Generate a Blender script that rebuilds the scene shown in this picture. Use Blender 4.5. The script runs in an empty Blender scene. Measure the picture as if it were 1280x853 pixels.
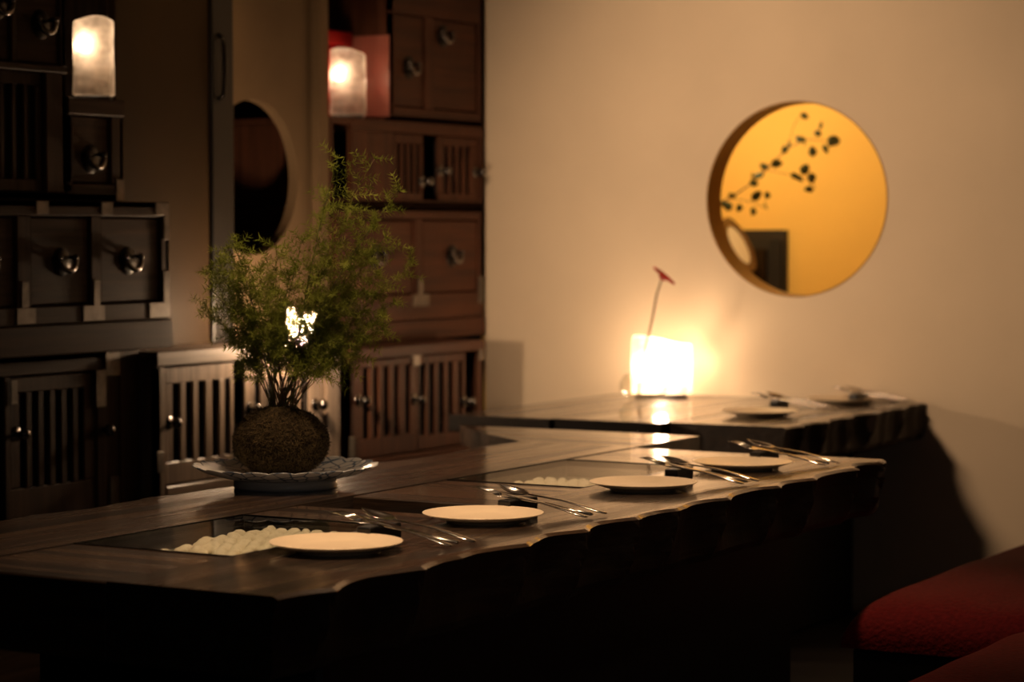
import bpy, bmesh, math, random
from mathutils import Vector, Matrix, Euler
R = math.radians
PI = math.pi
rnd = random.Random(7)
scene = bpy.context.scene
COL = scene.collection

# ------------------------------------------------------------------ camera
HEAD, PITCH = R(29.8), math.atan(137.5 / 3022.2)
cam_d = bpy.data.cameras.new('camera')
cam_d.lens, cam_d.sensor_width = 85, 36
cam_d.clip_start, cam_d.clip_end = 0.05, 60
cam_d.dof.use_dof = True
cam_d.dof.focus_distance = 4.95
cam_d.dof.aperture_fstop = 3.4
cam = bpy.data.objects.new('camera', cam_d)
cam.location = (0, 0, 1.295)
cam.rotation_euler = (PI / 2 - PITCH, 0, HEAD)
COL.objects.link(cam)
scene.camera = cam

# ------------------------------------------------------------------ world, exposure, ceiling lights, added fill lights
w = bpy.data.worlds.new('night'); scene.world = w; w.use_nodes = True
w.node_tree.nodes['Background'].inputs[0].default_value = (1.0, .7, .45, 1)
w.node_tree.nodes['Background'].inputs[1].default_value = 0.0015
vs = scene.view_settings
vs.view_transform = 'Standard'; vs.look = 'None'; vs.gamma = 1; vs.use_curve_mapping = False
vs.exposure = 0.0
scene.cycles.use_denoising = True
scene.cycles.sample_clamp_indirect = 4
scene.cycles.max_bounces = 8
scene.cycles.transparent_max_bounces = 12

WARM = (1.0, .66, .40)
def spot(name, loc, target, watts, deg, blend, size, col=WARM):
    l = bpy.data.lights.new(name, 'SPOT')
    l.energy, l.spot_size, l.spot_blend, l.shadow_soft_size, l.color = watts, R(deg), blend, size, col
    o = bpy.data.objects.new(name, l); o.location = loc
    o.rotation_euler = (Vector(target) - Vector(loc)).to_track_quat('-Z', 'Y').to_euler()
    COL.objects.link(o); return o
spot('ceiling_spot_table', (-2.55, 3.75, 2.5), (-2.5, 3.75, .72), 168, 62, .9, .05)
spot('ceiling_spot_table_far', (-2.55, 5.2, 2.5), (-2.5, 5.15, .72), 105, 62, .9, .05)
spot('ceiling_spot_wall', (-3.84, 5.6, 2.5), (-3.42, 7.69, 1.3), 90, 78, .9, .22)
spot('ceiling_spot_wall_second', (-3.65, 5.2, 2.5), (-2.85, 7.69, 1.35), 70, 76, .9, .14)
spot('ceiling_spot_fern', (-2.9, 4.05, 2.5), (-3.13, 4.45, 1.08), 95, 50, .9, .05)  # unseen spot added to brighten the fern
spot('ceiling_spot_bench', (-.9, 3.9, 2.5), (-1.7, 4.6, .4), 11, 75, .9, .06)
rl = bpy.data.lights.new('front_fill_light', 'POINT'); rl.energy, rl.color, rl.shadow_soft_size = 7, (1.0, .92, .85), .08  # unseen fill light added behind the camera to lift the dish foot
ro = bpy.data.objects.new('front_fill_light', rl); ro.location = (.9, .2, 1.7); COL.objects.link(ro)
spot('door_fill_spot', (-4.0, 5.8, 2.5), (-4.52, 5.85, 2.05), 11, 64, 1.0, .1, (1, .6, .25))  # unseen orange spot added to brighten only the top of the brown door

# ------------------------------------------------------------------ materials
MATS = {}
def new_mat(name):
    m = bpy.data.materials.new(name); m.use_nodes = True
    nt = m.node_tree; nt.nodes.clear()
    out = nt.nodes.new('ShaderNodeOutputMaterial')
    MATS[name] = m
    return m, nt, out
def N(nt, kind, **kw):
    n = nt.nodes.new(kind)
    for k, v in kw.items():
        if k in n.inputs: n.inputs[k].default_value = v
        else: setattr(n, k, v)
    return n
def ramp(nt, fac, stops):
    r = nt.nodes.new('ShaderNodeValToRGB')
    els = r.color_ramp.elements
    while len(els) < len(stops): els.new(.5)
    for e, (p, c) in zip(els, stops): e.position = p; e.color = (*c, 1)
    nt.links.new(fac, r.inputs[0]); return r
def plain(name, col, rough=.5, metal=0, noise=0.0, nscale=20, bump=0, spec=.5, coat=0, trans=0):
    m, nt, out = new_mat(name)
    b = N(nt, 'ShaderNodeBsdfPrincipled', Roughness=rough, Metallic=metal)
    b.inputs['Specular IOR Level'].default_value = spec
    b.inputs['Coat Weight'].default_value = coat
    b.inputs['Base Color'].default_value = (*col, 1)
    if noise or bump:
        tc = N(nt, 'ShaderNodeTexCoord'); n = N(nt, 'ShaderNodeTexNoise', Scale=nscale, Detail=5)
        nt.links.new(tc.outputs['Object'], n.inputs['Vector'])
        if noise:
            r = ramp(nt, n.outputs['Fac'], [(.3, tuple(c * (1 - noise) for c in col)), (.7, tuple(min(1, c * (1 + noise)) for c in col))])
            nt.links.new(r.outputs[0], b.inputs['Base Color'])
        if bump:
            bp = N(nt, 'ShaderNodeBump', Strength=bump, Distance=.01)
            nt.links.new(n.outputs['Fac'], bp.inputs['Height']); nt.links.new(bp.outputs[0], b.inputs['Normal'])
    nt.links.new(b.outputs[0], out.inputs[0]); return m
def wood(name, dark, light, axis, rough=(.25, .45), bump=.3, coat=0, scale=1.0, spec=.5, lo=.3, hi=.72):
    m, nt, out = new_mat(name)
    tc = N(nt, 'ShaderNodeTexCoord'); mp = N(nt, 'ShaderNodeMapping')
    s = [38 * scale] * 3; s['xyz'.index(axis)] = 1.6 * scale
    mp.inputs['Scale'].default_value = s
    nt.links.new(tc.outputs['Object'], mp.inputs[0])
    n1 = N(nt, 'ShaderNodeTexNoise', Scale=1.0, Detail=6, Roughness=.65, Distortion=.4)
    nt.links.new(mp.outputs[0], n1.inputs['Vector'])
    n2 = N(nt, 'ShaderNodeTexNoise', Scale=3.0, Detail=3)
    nt.links.new(tc.outputs['Object'], n2.inputs['Vector'])
    r = ramp(nt, n1.outputs['Fac'], [(lo, dark), (hi, light)])
    mx = N(nt, 'ShaderNodeMixRGB', blend_type='MULTIPLY'); mx.inputs[0].default_value = .5
    r2 = ramp(nt, n2.outputs['Fac'], [(.3, (.5, .5, .5)), (.7, (1, 1, 1))])
    nt.links.new(r.outputs[0], mx.inputs[1]); nt.links.new(r2.outputs[0], mx.inputs[2])
    b = N(nt, 'ShaderNodeBsdfPrincipled'); b.inputs['Specular IOR Level'].default_value = spec; b.inputs['Coat Weight'].default_value = coat; b.inputs['Coat Roughness'].default_value = .06; b.inputs['Coat IOR'].default_value = 1.65
    nt.links.new(mx.outputs[0], b.inputs['Base Color'])
    mr = N(nt, 'ShaderNodeMapRange'); mr.inputs[3].default_value, mr.inputs[4].default_value = rough
    nt.links.new(n1.outputs['Fac'], mr.inputs[0]); nt.links.new(mr.outputs[0], b.inputs['Roughness'])
    bp = N(nt, 'ShaderNodeBump', Strength=bump, Distance=.004)
    nt.links.new(n1.outputs['Fac'], bp.inputs['Height']); nt.links.new(bp.outputs[0], b.inputs['Normal'])
    if coat:
        cw = N(nt, 'ShaderNodeMapRange'); cw.inputs[1].default_value, cw.inputs[2].default_value, cw.inputs[3].default_value, cw.inputs[4].default_value = .38, .58, .5 * coat, coat
        nt.links.new(n1.outputs['Fac'], cw.inputs[0]); nt.links.new(cw.outputs[0], b.inputs['Coat Weight'])
    bc = N(nt, 'ShaderNodeBump', Strength=bump * .24, Distance=.004)
    nt.links.new(n1.outputs['Fac'], bc.inputs['Height']); nt.links.new(bc.outputs[0], b.inputs['Coat Normal'])
    nt.links.new(b.outputs[0], out.inputs[0]); return m

for ax in 'xyz':
    wood('table_' + ax, (.009, .005, .0026), (.075, .041, .021), ax, (.25, .5), .8, 1.0, .42, .4, .40, .64)
    wood('tansu_' + ax, (.028, .0145, .0072), (.10, .053, .028), ax, (.5, .7), .2, spec=.12)
    wood('lamplit_tansu_' + ax, (.11, .075, .052), (.34, .245, .175), ax, (.3, .5), .2, spec=.5)  # worn wood made paler: the lamp's sheen is put into the colour
    wood('redtansu_' + ax, (.045, .016, .008), (.12, .044, .021), ax, (.45, .65), .2, spec=.18)
wood('hewn_y', (.012, .0065, .0035), (.045, .025, .013), 'y', (.45, .7), .8, 0)
plain('lamplit_lacquer', (.34, .115, .085), .25)  # red-brown lacquer turned pink, with the lamp's glow painted in
plain('dark_void', (.006, .004, .003), .8)
plain('shaded_edge', (.006, .004, .003), .7, spec=.15)  # near-black plank edges of the far table: shade put into the colour
plain('base_black', (.008, .006, .005), .55)
plain('iron', (.02, .018, .017), .28, 1.0, .3, 60)
plain('iron_plate', (.135, .11, .088), .45, .7, .35, 30)
plain('knob_steel', (.16, .145, .135), .22, 1.0)
plain('steel', (.62, .58, .53), .16, 1.0)
plain('black_lacquer', (.006, .005, .004), .42, spec=.3)
plain('plaster', (.78, .63, .455), .85, 0, .05, 2.2, .12)
plain('yellow_plaster', (.85, .56, .15), .85, 0, .04, 2)
plain('brown_panel', (.020, .011, .004), .6, 0, .12, 4, 0, .08)
plain('rim_brown', (.16, .08, .025), .5)
plain('tan_panel', (.18, .117, .063), .6, 0, .08, 5, 0, .15)
plain('gold_trim', (.34, .17, .035), .5)
plain('ceiling_paint', (.12, .08, .05), .9)
plain('floor_stone', (.014, .010, .008), .6, 0, .3, 8)
plain('cream_ceramic', (.78, .62, .42), .30, 0, .05, 15)
plain('rest_black', (.01, .01, .01), .35)
plain('pebble', (.80, .72, .54), .75, 0, .06, 40)
plain('pit_green', (.055, .07, .05), .5, 0, .3, 12)
plain('porcelain', (.62, .64, .66), .18)
plain('red_cloth', (.085, .0035, .0035), .85, 0, .25, 90, .5, .1)
plain('red_lacquer', (.35, .012, .010), .22)
plain('stem_green', (.10, .10, .03), .6)
plain('stem_brown', (.16, .085, .035), .6)
plain('moss', (.022, .014, .006), .95, 0, .6, 120, 1.0, .1)
plain('moss_fibre', (.060, .040, .014), .8, 0, .6, 90, 0, .2)
plain('petal_red', (.55, .02, .015), .5)
plain('lamp_base', (.05, .04, .03), .4)
plain('white_paper', (.9, .86, .78), .7)
plain('leaf_dark', (.035, .05, .008), .5)

def leaf_mat(name, c1, c2):
    m, nt, out = new_mat(name)
    tc = N(nt, 'ShaderNodeTexCoord'); n = N(nt, 'ShaderNodeTexNoise', Scale=14, Detail=3)
    nt.links.new(tc.outputs['Object'], n.inputs['Vector'])
    r = ramp(nt, n.outputs['Fac'], [(.3, c1), (.7, c2)])
    d = N(nt, 'ShaderNodeBsdfDiffuse'); t = N(nt, 'ShaderNodeBsdfTranslucent'); mx = N(nt, 'ShaderNodeMixShader'); mx.inputs[0].default_value = .45
    nt.links.new(r.outputs[0], d.inputs[0]); nt.links.new(r.outputs[0], t.inputs[0])
    nt.links.new(d.outputs[0], mx.inputs[1]); nt.links.new(t.outputs[0], mx.inputs[2]); nt.links.new(mx.outputs[0], out.inputs[0])
leaf_mat('fern', (.10, .125, .016), (.30, .33, .06))

def glass_mat(name, tint, rough, ior=1.5):
    m, nt, out = new_mat(name)
    lw = N(nt, 'ShaderNodeLayerWeight', Blend=.5)
    pw = N(nt, 'ShaderNodeMath', operation='POWER'); pw.inputs[1].default_value = 5
    nt.links.new(lw.outputs['Facing'], pw.inputs[0])
    f = N(nt, 'ShaderNodeMath', operation='MULTIPLY_ADD'); f.inputs[1].default_value = ior - .95; f.inputs[2].default_value = .03
    nt.links.new(pw.outputs[0], f.inputs[0])
    t = N(nt, 'ShaderNodeBsdfTransparent'); t.inputs[0].default_value = (*tint, 1)
    g = N(nt, 'ShaderNodeBsdfGlossy'); g.inputs['Roughness'].default_value = rough
    mx = N(nt, 'ShaderNodeMixShader')
    nt.links.new(f.outputs[0], mx.inputs[0]); nt.links.new(t.outputs[0], mx.inputs[1]); nt.links.new(g.outputs[0], mx.inputs[2])
    nt.links.new(mx.outputs[0], out.inputs[0])
glass_mat('pane_glass', (.975, .985, .965), .02)
glass_mat('clear_glass', (.96, .96, .94), .02, 1.65)

def frosted(name):
    m, nt, out = new_mat(name)
    tc = N(nt, 'ShaderNodeTexCoord'); n = N(nt, 'ShaderNodeTexNoise', Scale=16, Detail=2)
    nt.links.new(tc.outputs['Object'], n.inputs['Vector'])
    bp = N(nt, 'ShaderNodeBump', Strength=.6, Distance=.02); nt.links.new(n.outputs['Fac'], bp.inputs['Height'])
    t = N(nt, 'ShaderNodeBsdfTranslucent'); t.inputs[0].default_value = (.95, .79, .63, 1)
    nt.links.new(bp.outputs[0], t.inputs['Normal'])
    p = N(nt, 'ShaderNodeBsdfTransparent'); p.inputs[0].default_value = (.97, .93, .88, 1)
    g = N(nt, 'ShaderNodeBsdfGlossy'); g.inputs['Roughness'].default_value = .15; nt.links.new(bp.outputs[0], g.inputs['Normal'])
    a = N(nt, 'ShaderNodeMixShader'); a.inputs[0].default_value = .5
    mrr = N(nt, 'ShaderNodeMapRange'); mrr.inputs[1].default_value, mrr.inputs[2].default_value, mrr.inputs[3].default_value, mrr.inputs[4].default_value = .35, .65, .25, .7
    nt.links.new(n.outputs['Fac'], mrr.inputs[0]); nt.links.new(mrr.outputs[0], a.inputs[0])
    nt.links.new(t.outputs[0], a.inputs[1]); nt.links.new(p.outputs[0], a.inputs[2])
    b = N(nt, 'ShaderNodeMixShader'); b.inputs[0].default_value = .06
    nt.links.new(a.outputs[0], b.inputs[1]); nt.links.new(g.outputs[0], b.inputs[2])
    nt.links.new(b.outputs[0], out.inputs[0])
frosted('frosted_glass')
def emit(name, col, s):
    m, nt, out = new_mat(name)
    e = N(nt, 'ShaderNodeEmission', Strength=s); e.inputs[0].default_value = (*col, 1)
    nt.links.new(e.outputs[0], out.inputs[0])

def dish_mat():
    m, nt, out = new_mat('dish_glaze')
    tc = N(nt, 'ShaderNodeTexCoord')
    v = N(nt, 'ShaderNodeTexVoronoi', Scale=34, feature='DISTANCE_TO_EDGE'); n = N(nt, 'ShaderNodeTexNoise', Scale=9, Detail=4)
    nt.links.new(tc.outputs['Object'], v.inputs['Vector']); nt.links.new(tc.outputs['Object'], n.inputs['Vector'])
    r1 = ramp(nt, v.outputs['Distance'], [(.03, (.10, .14, .20)), (.10, (.56, .56, .54))])
    r2 = ramp(nt, n.outputs['Fac'], [(.42, (0, 0, 0)), (.5, (1, 1, 1))])
    mx = N(nt, 'ShaderNodeMixRGB'); mx.inputs[1].default_value = (.58, .58, .56, 1)
    nt.links.new(r2.outputs[0], mx.inputs[0]); nt.links.new(r1.outputs[0], mx.inputs[2])
    b = N(nt, 'ShaderNodeBsdfPrincipled', Roughness=.18)
    nt.links.new(mx.outputs[0], b.inputs['Base Color']); nt.links.new(b.outputs[0], out.inputs[0])
dish_mat()

# ------------------------------------------------------------------ builders
class MB:
    def __init__(s): s.v, s.f = [], []
    def add(s, vs, fs):
        o = len(s.v); s.v += [tuple(p) for p in vs]; s.f += [tuple(i + o for i in q) for q in fs]; return s
    def box(s, x0, x1, y0, y1, z0, z1, bev=.003, seg=1):
        bm = bmesh.new(); bmesh.ops.create_cube(bm, size=1)
        for p in bm.verts: p.co = ((x0 + x1) / 2 + p.co.x * (x1 - x0), (y0 + y1) / 2 + p.co.y * (y1 - y0), (z0 + z1) / 2 + p.co.z * (z1 - z0))
        bev = min(bev, .45 * min(abs(x1 - x0), abs(y1 - y0), abs(z1 - z0)))
        if bev > 0: bmesh.ops.bevel(bm, geom=list(bm.edges), offset=bev, segments=seg, profile=.5, affect='EDGES')
        bm.verts.index_update()
        s.add([p.co.copy() for p in bm.verts], [[q.index for q in f.verts] for f in bm.faces]); bm.free(); return s
    def tube(s, pts, rad, n=8, caps=True):
        pts = [Vector(p) for p in pts]
        rads = rad if isinstance(rad, (list, tuple)) else [rad] * len(pts)
        vs, fs = [], []
        up = Vector((0, 0, 1)); prev = None
        for i, p in enumerate(pts):
            t = (pts[min(i + 1, len(pts) - 1)] - pts[max(i - 1, 0)]).normalized()
            a = prev - t * prev.dot(t) if prev is not None else t.cross(up if abs(t.z) < .9 else Vector((1, 0, 0)))
            a.normalize(); prev = a; b = t.cross(a)
            for k in range(n):
                g = 2 * PI * k / n; vs.append(p + (a * math.cos(g) + b * math.sin(g)) * rads[i])
        for i in range(len(pts) - 1):
            for k in range(n):
                k2 = (k + 1) % n; fs.append((i * n + k, i * n + k2, (i + 1) * n + k2, (i + 1) * n + k))
        if caps:
            fs.append(tuple(range(n))[::-1]); fs.append(tuple((len(pts) - 1) * n + k for k in range(n)))
        return s.add(vs, fs)
    def lathe(s, prof, c=(0, 0, 0), n=48, wob=None):
        vs, fs = [], []
        for i, (r, z) in enumerate(prof):
            for k in range(n):
                g = 2 * PI * k / n; rr, zz = (r, z) if wob is None else wob(i, r, z, g)
                vs.append((c[0] + rr * math.cos(g), c[1] + rr * math.sin(g), c[2] + zz))
        for i in range(len(prof) - 1):
            for k in range(n):
                k2 = (k + 1) % n; fs.append((i * n + k, i * n + k2, (i + 1) * n + k2, (i + 1) * n + k))
        return s.add(vs, fs)
    def build(s, name, mat, parent=None, smooth=False, loc=None):
        off = Vector((0, 0, 0))
        p = parent
        while p is not None: off += p.location; p = p.parent
        me = bpy.data.meshes.new(name)
        if parent is None and loc is None:
            xs = [v[0] for v in s.v]; ys = [v[1] for v in s.v]; zs = [v[2] for v in s.v]
            loc = ((min(xs) + max(xs)) / 2, (min(ys) + max(ys)) / 2, min(zs))
        L = Vector(loc) if loc is not None else Vector((0, 0, 0))
        o2 = off + L
        me.from_pydata([tuple(Vector(v) - o2) for v in s.v], [], s.f)
        me.materials.append(MATS[mat])
        bm = bmesh.new(); bm.from_mesh(me); bmesh.ops.recalc_face_normals(bm, faces=bm.faces); bm.to_mesh(me); bm.free()
        if smooth: me.shade_smooth()
        o = bpy.data.objects.new(name, me); o.location = L; COL.objects.link(o)
        if parent is not None: o.parent = parent
        return o
def box(name, mat, parent, *a, **k): return MB().box(*a, **k).build(name, mat, parent)
def tag(o, label, cat, group=None):
    o['label'] = label; o['category'] = cat
    if group: o['group'] = group
    return o
def thing(name, label, cat, loc, group=None, rz=0):
    o = bpy.data.objects.new(name, None); o.location = loc; o.rotation_euler = (0, 0, rz); o.empty_display_size = .05
    COL.objects.link(o); return tag(o, label, cat, group)
def struct(o): o['kind'] = 'structure'; return o
def copy_tree(o, parent=None):
    c = o.copy(); COL.objects.link(c); c.parent = parent
    for ch in o.children: copy_tree(ch, c)
    return c

def holed(mb, plane, a0, a1, b0, b1, ca, cb, r, d0, d1, n=72):
    """plate with a round hole; plane 'y': a=x,b=z,d=y ; plane 'x': a=y,b=z,d=x"""
    def P(a, b, d): return (a, d, b) if plane == 'y' else (d, a, b)
    ang = [2 * PI * k / n for k in range(n)]
    for c in (math.atan2(b1 - cb, a1 - ca), math.atan2(b1 - cb, a0 - ca), math.atan2(b0 - cb, a0 - ca), math.atan2(b0 - cb, a1 - ca)):
        ang.append(c % (2 * PI))
    ang = sorted(set(round(x, 6) for x in ang)); m = len(ang)
    vs = []
    for d in (d0, d1):
        for g in ang:
            vs.append(P(ca + r * math.cos(g), cb + r * math.sin(g), d))
        for g in ang:
            c, s_ = math.cos(g), math.sin(g)
            t = min(((a1 - ca) / c if c > 1e-9 else (a0 - ca) / c if c < -1e-9 else 1e9), ((b1 - cb) / s_ if s_ > 1e-9 else (b0 - cb) / s_ if s_ < -1e-9 else 1e9))
            vs.append(P(ca + t * c, cb + t * s_, d))
    fs = []
    for k in range(m):
        j = (k + 1) % m
        fs += [(k, j, m + j, m + k), (2 * m + k, 3 * m + k, 3 * m + j, 2 * m + j), (k, 2 * m + k, 2 * m + j, j), (m + k, m + j, 3 * m + j, 3 * m + k)]
    return mb.add(vs, fs)

# ------------------------------------------------------------------ setting
struct(box('floor', 'floor_stone', None, -5.1, 1.6, -1.0, 9.6, -.1, 0, bev=0))
struct(box('ceiling', 'ceiling_paint', None, -5.1, 1.6, 1.0, 9.6, 2.6, 2.7, bev=0))
struct(box('wall_left', 'brown_panel', None, -5.1, -4.98, -1.0, 7.69, 0, 2.6, bev=0))
WY = 7.69
HX, HZ, HR = -3.284, 1.404, .336
struct(holed(MB(), 'y', -4.516, 1.6, 0, 2.6, HX, HZ, HR, WY, WY + .11).build('wall_back', 'plaster'))
lin = MB(); lin.lathe([(HR + .0005, 0), (HR - .004, 0), (HR - .004, .112), (HR + .0005, .112)], n=96)
lin.v = [(HX + x, WY - .001 + z, HZ + y) for x, y, z in lin.v]
struct(lin.build('trim_1', 'gold_trim', None, smooth=False))
# lit room behind the round opening
struct(box('wall_far', 'yellow_plaster', None, -4.6, 0, 9.4, 9.5, 0, 2.6, bev=0))
struct(box('wall_far_left', 'yellow_plaster', None, -4.60, -4.50, WY + .11, 9.4, 0, 2.6, bev=0))
struct(box('wall_far_right', 'yellow_plaster', None, -1.6, -1.5, WY + .11, 9.4, 0, 2.6, bev=0))
l = bpy.data.lights.new('far_room_lamp', 'POINT'); l.energy = 27; l.color = (1, .72, .36); l.shadow_soft_size = .09
o = bpy.data.objects.new('far_room_lamp', l); o.location = (-4.1, 8.55, 1.95); COL.objects.link(o)

# dark door in the far room
d2 = MB().box(-4.262, -4.046, 9.372, 9.4, 0, 1.30, bev=.002).build('door_1', 'base_black'); struct(d2)
box('door_panel', 'brown_panel', d2, -4.235, -4.13, 9.355, 9.372, .3, 1.22, bev=.004)
box('door_panel', 'dark_void', d2, -4.118, -4.06, 9.360, 9.372, .3, 1.26, bev=.004)

# tilted oval disc in the far room
disc = thing('round_mirror', 'tilted oval white disc with brown rim seen through the round wall opening', 'mirror', (-4.165, 9.15, 0))
def obl(mb, prof, n=40):
    mb.lathe(prof, n=n)
    M = Matrix.Translation((-4.165, 9.15, 1.236)) @ Vector((.803 * .868 + .4 * .497, .803 * .497 - .4 * .868, .447)).to_track_quat('Z', 'Y').to_matrix().to_4x4()
    mb.v = [tuple(M @ Vector(p)) for p in mb.v]; return mb
obl(MB(), [(.001, .004), (.088, .004), (.088, -.006), (.001, -.006)]).build('disc', 'white_paper', disc, smooth=False)
obl(MB(), [(.088, -.01), (.124, -.006), (.124, .012), (.088, .008), (.088, -.01)]).build('rim', 'rim_brown', disc)
MB().tube([(-4.165, 9.15, 0), (-4.165, 9.15, 1.10)], .008).build('stand', 'iron', disc)

# branch in the far room
def branch():
    t = thing('leafy_branch', 'thin branch with small dark green leaves seen through the round wall opening', 'branch', (-4.1, 8.6, 0))
    b1 = [(-4.12, 8.62, 0), (-4.11, 8.62, .7), (-4.08, 8.61, 1.2), (-4.004, 8.6, 1.403), (-3.948, 8.6, 1.423), (-3.859, 8.6, 1.478), (-3.793, 8.6, 1.533), (-3.711, 8.61, 1.613), (-3.63, 8.6, 1.646), (-3.554, 8.6, 1.64), (-3.495, 8.6, 1.634)]
    MB().tube(b1, [.009, .009, .007, .004, .0035, .003, .003, .0022, .002, .0018, .001], 6).build('stem', 'stem_brown', t, True)
    MB().tube([(-3.793, 8.6, 1.533), (-3.727, 8.6, 1.517), (-3.661, 8.6, 1.506), (-3.607, 8.6, 1.491), (-3.591, 8.6, 1.456)], .0015, 5).build('stem', 'stem_brown', t, True)
    MB().tube([(-3.948, 8.6, 1.423), (-3.86, 8.6, 1.41), (-3.79, 8.6, 1.38)], .0015, 5).build('stem', 'stem_brown', t, True)
    MB().tube([(-3.711, 8.61, 1.613), (-3.68, 8.6, 1.70), (-3.652, 8.6, 1.742)], .0012, 5).build('stem', 'stem_brown', t, True)
    lv = [(-3.652, 1.742), (-3.597, 1.671), (-3.57, 1.68), (-3.63, 1.636), (-3.64, 1.655), (-3.554, 1.625), (-3.53, 1.64), (-3.511, 1.659), (-3.501, 1.619), (-3.602, 1.576), (-3.711, 1.608), (-3.72, 1.59), (-3.793, 1.533), (-3.80, 1.515), (-3.771, 1.553), (-3.864, 1.483), (-3.85, 1.49), (-3.672, 1.506), (-3.65, 1.511), (-3.69, 1.50), (-3.591, 1.456), (-3.97, 1.413), (-3.947, 1.377), (-3.847, 1.412), (-3.786, 1.376), (-3.836, 1.387), (-3.776, 1.447), (-3.613, 1.521), (-3.955, 1.43), (-3.90, 1.40)]
    for x, z in lv:
        y = 8.6 + rnd.uniform(-.02, .02); Ln = rnd.uniform(.036, .056); wd = Ln * .36
        M = Matrix.Translation((x, y, z)) @ Euler((rnd.uniform(-.8, .8), rnd.uniform(0, 6.28), rnd.uniform(-.7, .7))).to_matrix().to_4x4()
        pts = [(0, 0, 0), (Ln * .3, .002, wd), (Ln * .7, .003, wd * .8), (Ln, 0, 0), (Ln * .7, .003, -wd * .8), (Ln * .3, .002, -wd), (Ln * .5, -.004, 0)]
        pts = [tuple(M @ Vector(p)) for p in pts]
        MB().add(pts, [(0, 1, 6), (1, 2, 6), (2, 3, 6), (3, 4, 6), (4, 5, 6), (5, 0, 6)]).build('leaf', 'leaf_dark', t)
branch()

# ------------------------------------------------------------------ step chests along the left wall
PA, PB = -4.33, -4.516
PA2 = PA - .05
def knob(parent, x, y, z, r=.026):
    k = MB(); k.lathe([(.001, .004), (r * 1.15, .004), (r * 1.2, 0)], n=20)
    k.lathe([(.006, .0), (.006, .012), (r * .55, .016), (r * .95, .022), (r, .03), (r * .85, .039), (r * .4, .044), (.0005, .045)], n=20)
    k.v = [(x + pz, y + px, z + py) for px, py, pz in k.v]
    return k.build('knob', 'knob_steel', parent, smooth=True)
def pull(parent, x, y, z):
    """round iron pull: back plate, two posts and a drop handle"""
    k = MB(); k.lathe([(.001, .005), (.034, .004), (.040, 0)], n=24)
    k.v = [(x + pz, y + px, z + py) for px, py, pz in k.v]
    p = k.build('pull_plate', 'iron', parent, smooth=True)
    h = MB()
    for s in (-1, 1):
        kk = MB().lathe([(.0005, .03), (.007, .028), (.010, .02), (.006, .012), (.006, 0)], n=12)
        h.add([(x + pz, y + s * .033 + px, z + .012 + py) for px, py, pz in kk.v], kk.f)
    pts = [(x + .022 + .006 * math.sin(g), y - .033 * math.cos(g), z + .010 - .034 * math.sin(g)) for g in [PI * i / 12 for i in range(13)]]
    h.tube(pts, [.006 + .003 * math.sin(PI * i / 12) for i in range(13)], 8)
    h.build('pull_handle', 'knob_steel', p, smooth=True)
def chest(name, label, mat, y0, y1, z0, z1, xf, depth, holes, back=True, t=.02):
    """carcass with real openings: holes = list of (y0,y1,z0,z1) sorted by y; verticals full height between them"""
    c = thing(name, label, 'chest', ((xf - depth / 2), (y0 + y1) / 2, z0), 'stepped wooden storage chests')
    xb = xf - depth
    box('top_board', mat + '_y', c, xb, xf, y0, y1, z1 - t, z1)
    box('bottom_board', mat + '_y', c, xb, xf, y0, y1, z0, z0 + t)
    box('side_panel', mat + '_z', c, xb, xf, y0, y0 + t, z0 + t, z1 - t)
    box('side_panel', mat + '_z', c, xb, xf, y1 - t, y1, z0 + t, z1 - t)
    box('back_panel', 'dark_void', c, xb, xb + .01, y0 + t, y1 - t, z0 + t, z1 - t, bev=0)
    return c
def rail(c, mat, y0, y1, z0, z1, xf, axis='y', th=.022, out=0.0, name='rail'):
    return box(name, mat + '_' + axis, c, xf - th, xf + out, y0, y1, z0, z1)
def drawer(c, mat, y0, y1, z0, z1, xf, kn=None, inset=.008, plate=True):
    d = box('drawer', mat + '_y', c, xf - .30, xf - inset, y0, y1, z0, z1, bev=.004)
    if kn: pull(d, xf - inset, kn[0], kn[1])
    return d
def slat_door(c, mat, y0, y1, z0, z1, xf, openings, zo0, zo1, knobs=(), th=.009, backing=True):
    d = MB()
    d.box(xf - th, xf, y0, y1, zo1, z1); d.box(xf - th, xf, y0, y1, z0, zo0)
    edges = [y0] + [v for o_ in openings for v in o_] + [y1]
    d.box(xf - th, xf, y0, openings[0][0], zo0, zo1); d.box(xf - th, xf, openings[-1][1], y1, zo0, zo1)
    d = d.build('door', mat + '_z', c)
    for a, b in zip(openings[:-1], openings[1:]):
        box('slat', mat + '_z', d, xf - th, xf + .001, a[1], b[0], zo0 - .001, zo1 + .001, bev=.002)
    box('door_backing', 'dark_void', d, xf - th - .009, xf - th - .004, y0 + .004, y1 - .004, zo0 - .02, zo1 + .02, bev=0)  # dark sheet added behind the slats to stand for shade in the openings
    for (ky, kz) in knobs: knob(d, xf, ky, kz, .017)
    return d
def plates(c, xf, rects):
    for r_ in rects:
        box('corner_plate', 'iron_plate', c, xf, xf + .003, *r_, bev=.001)

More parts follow.
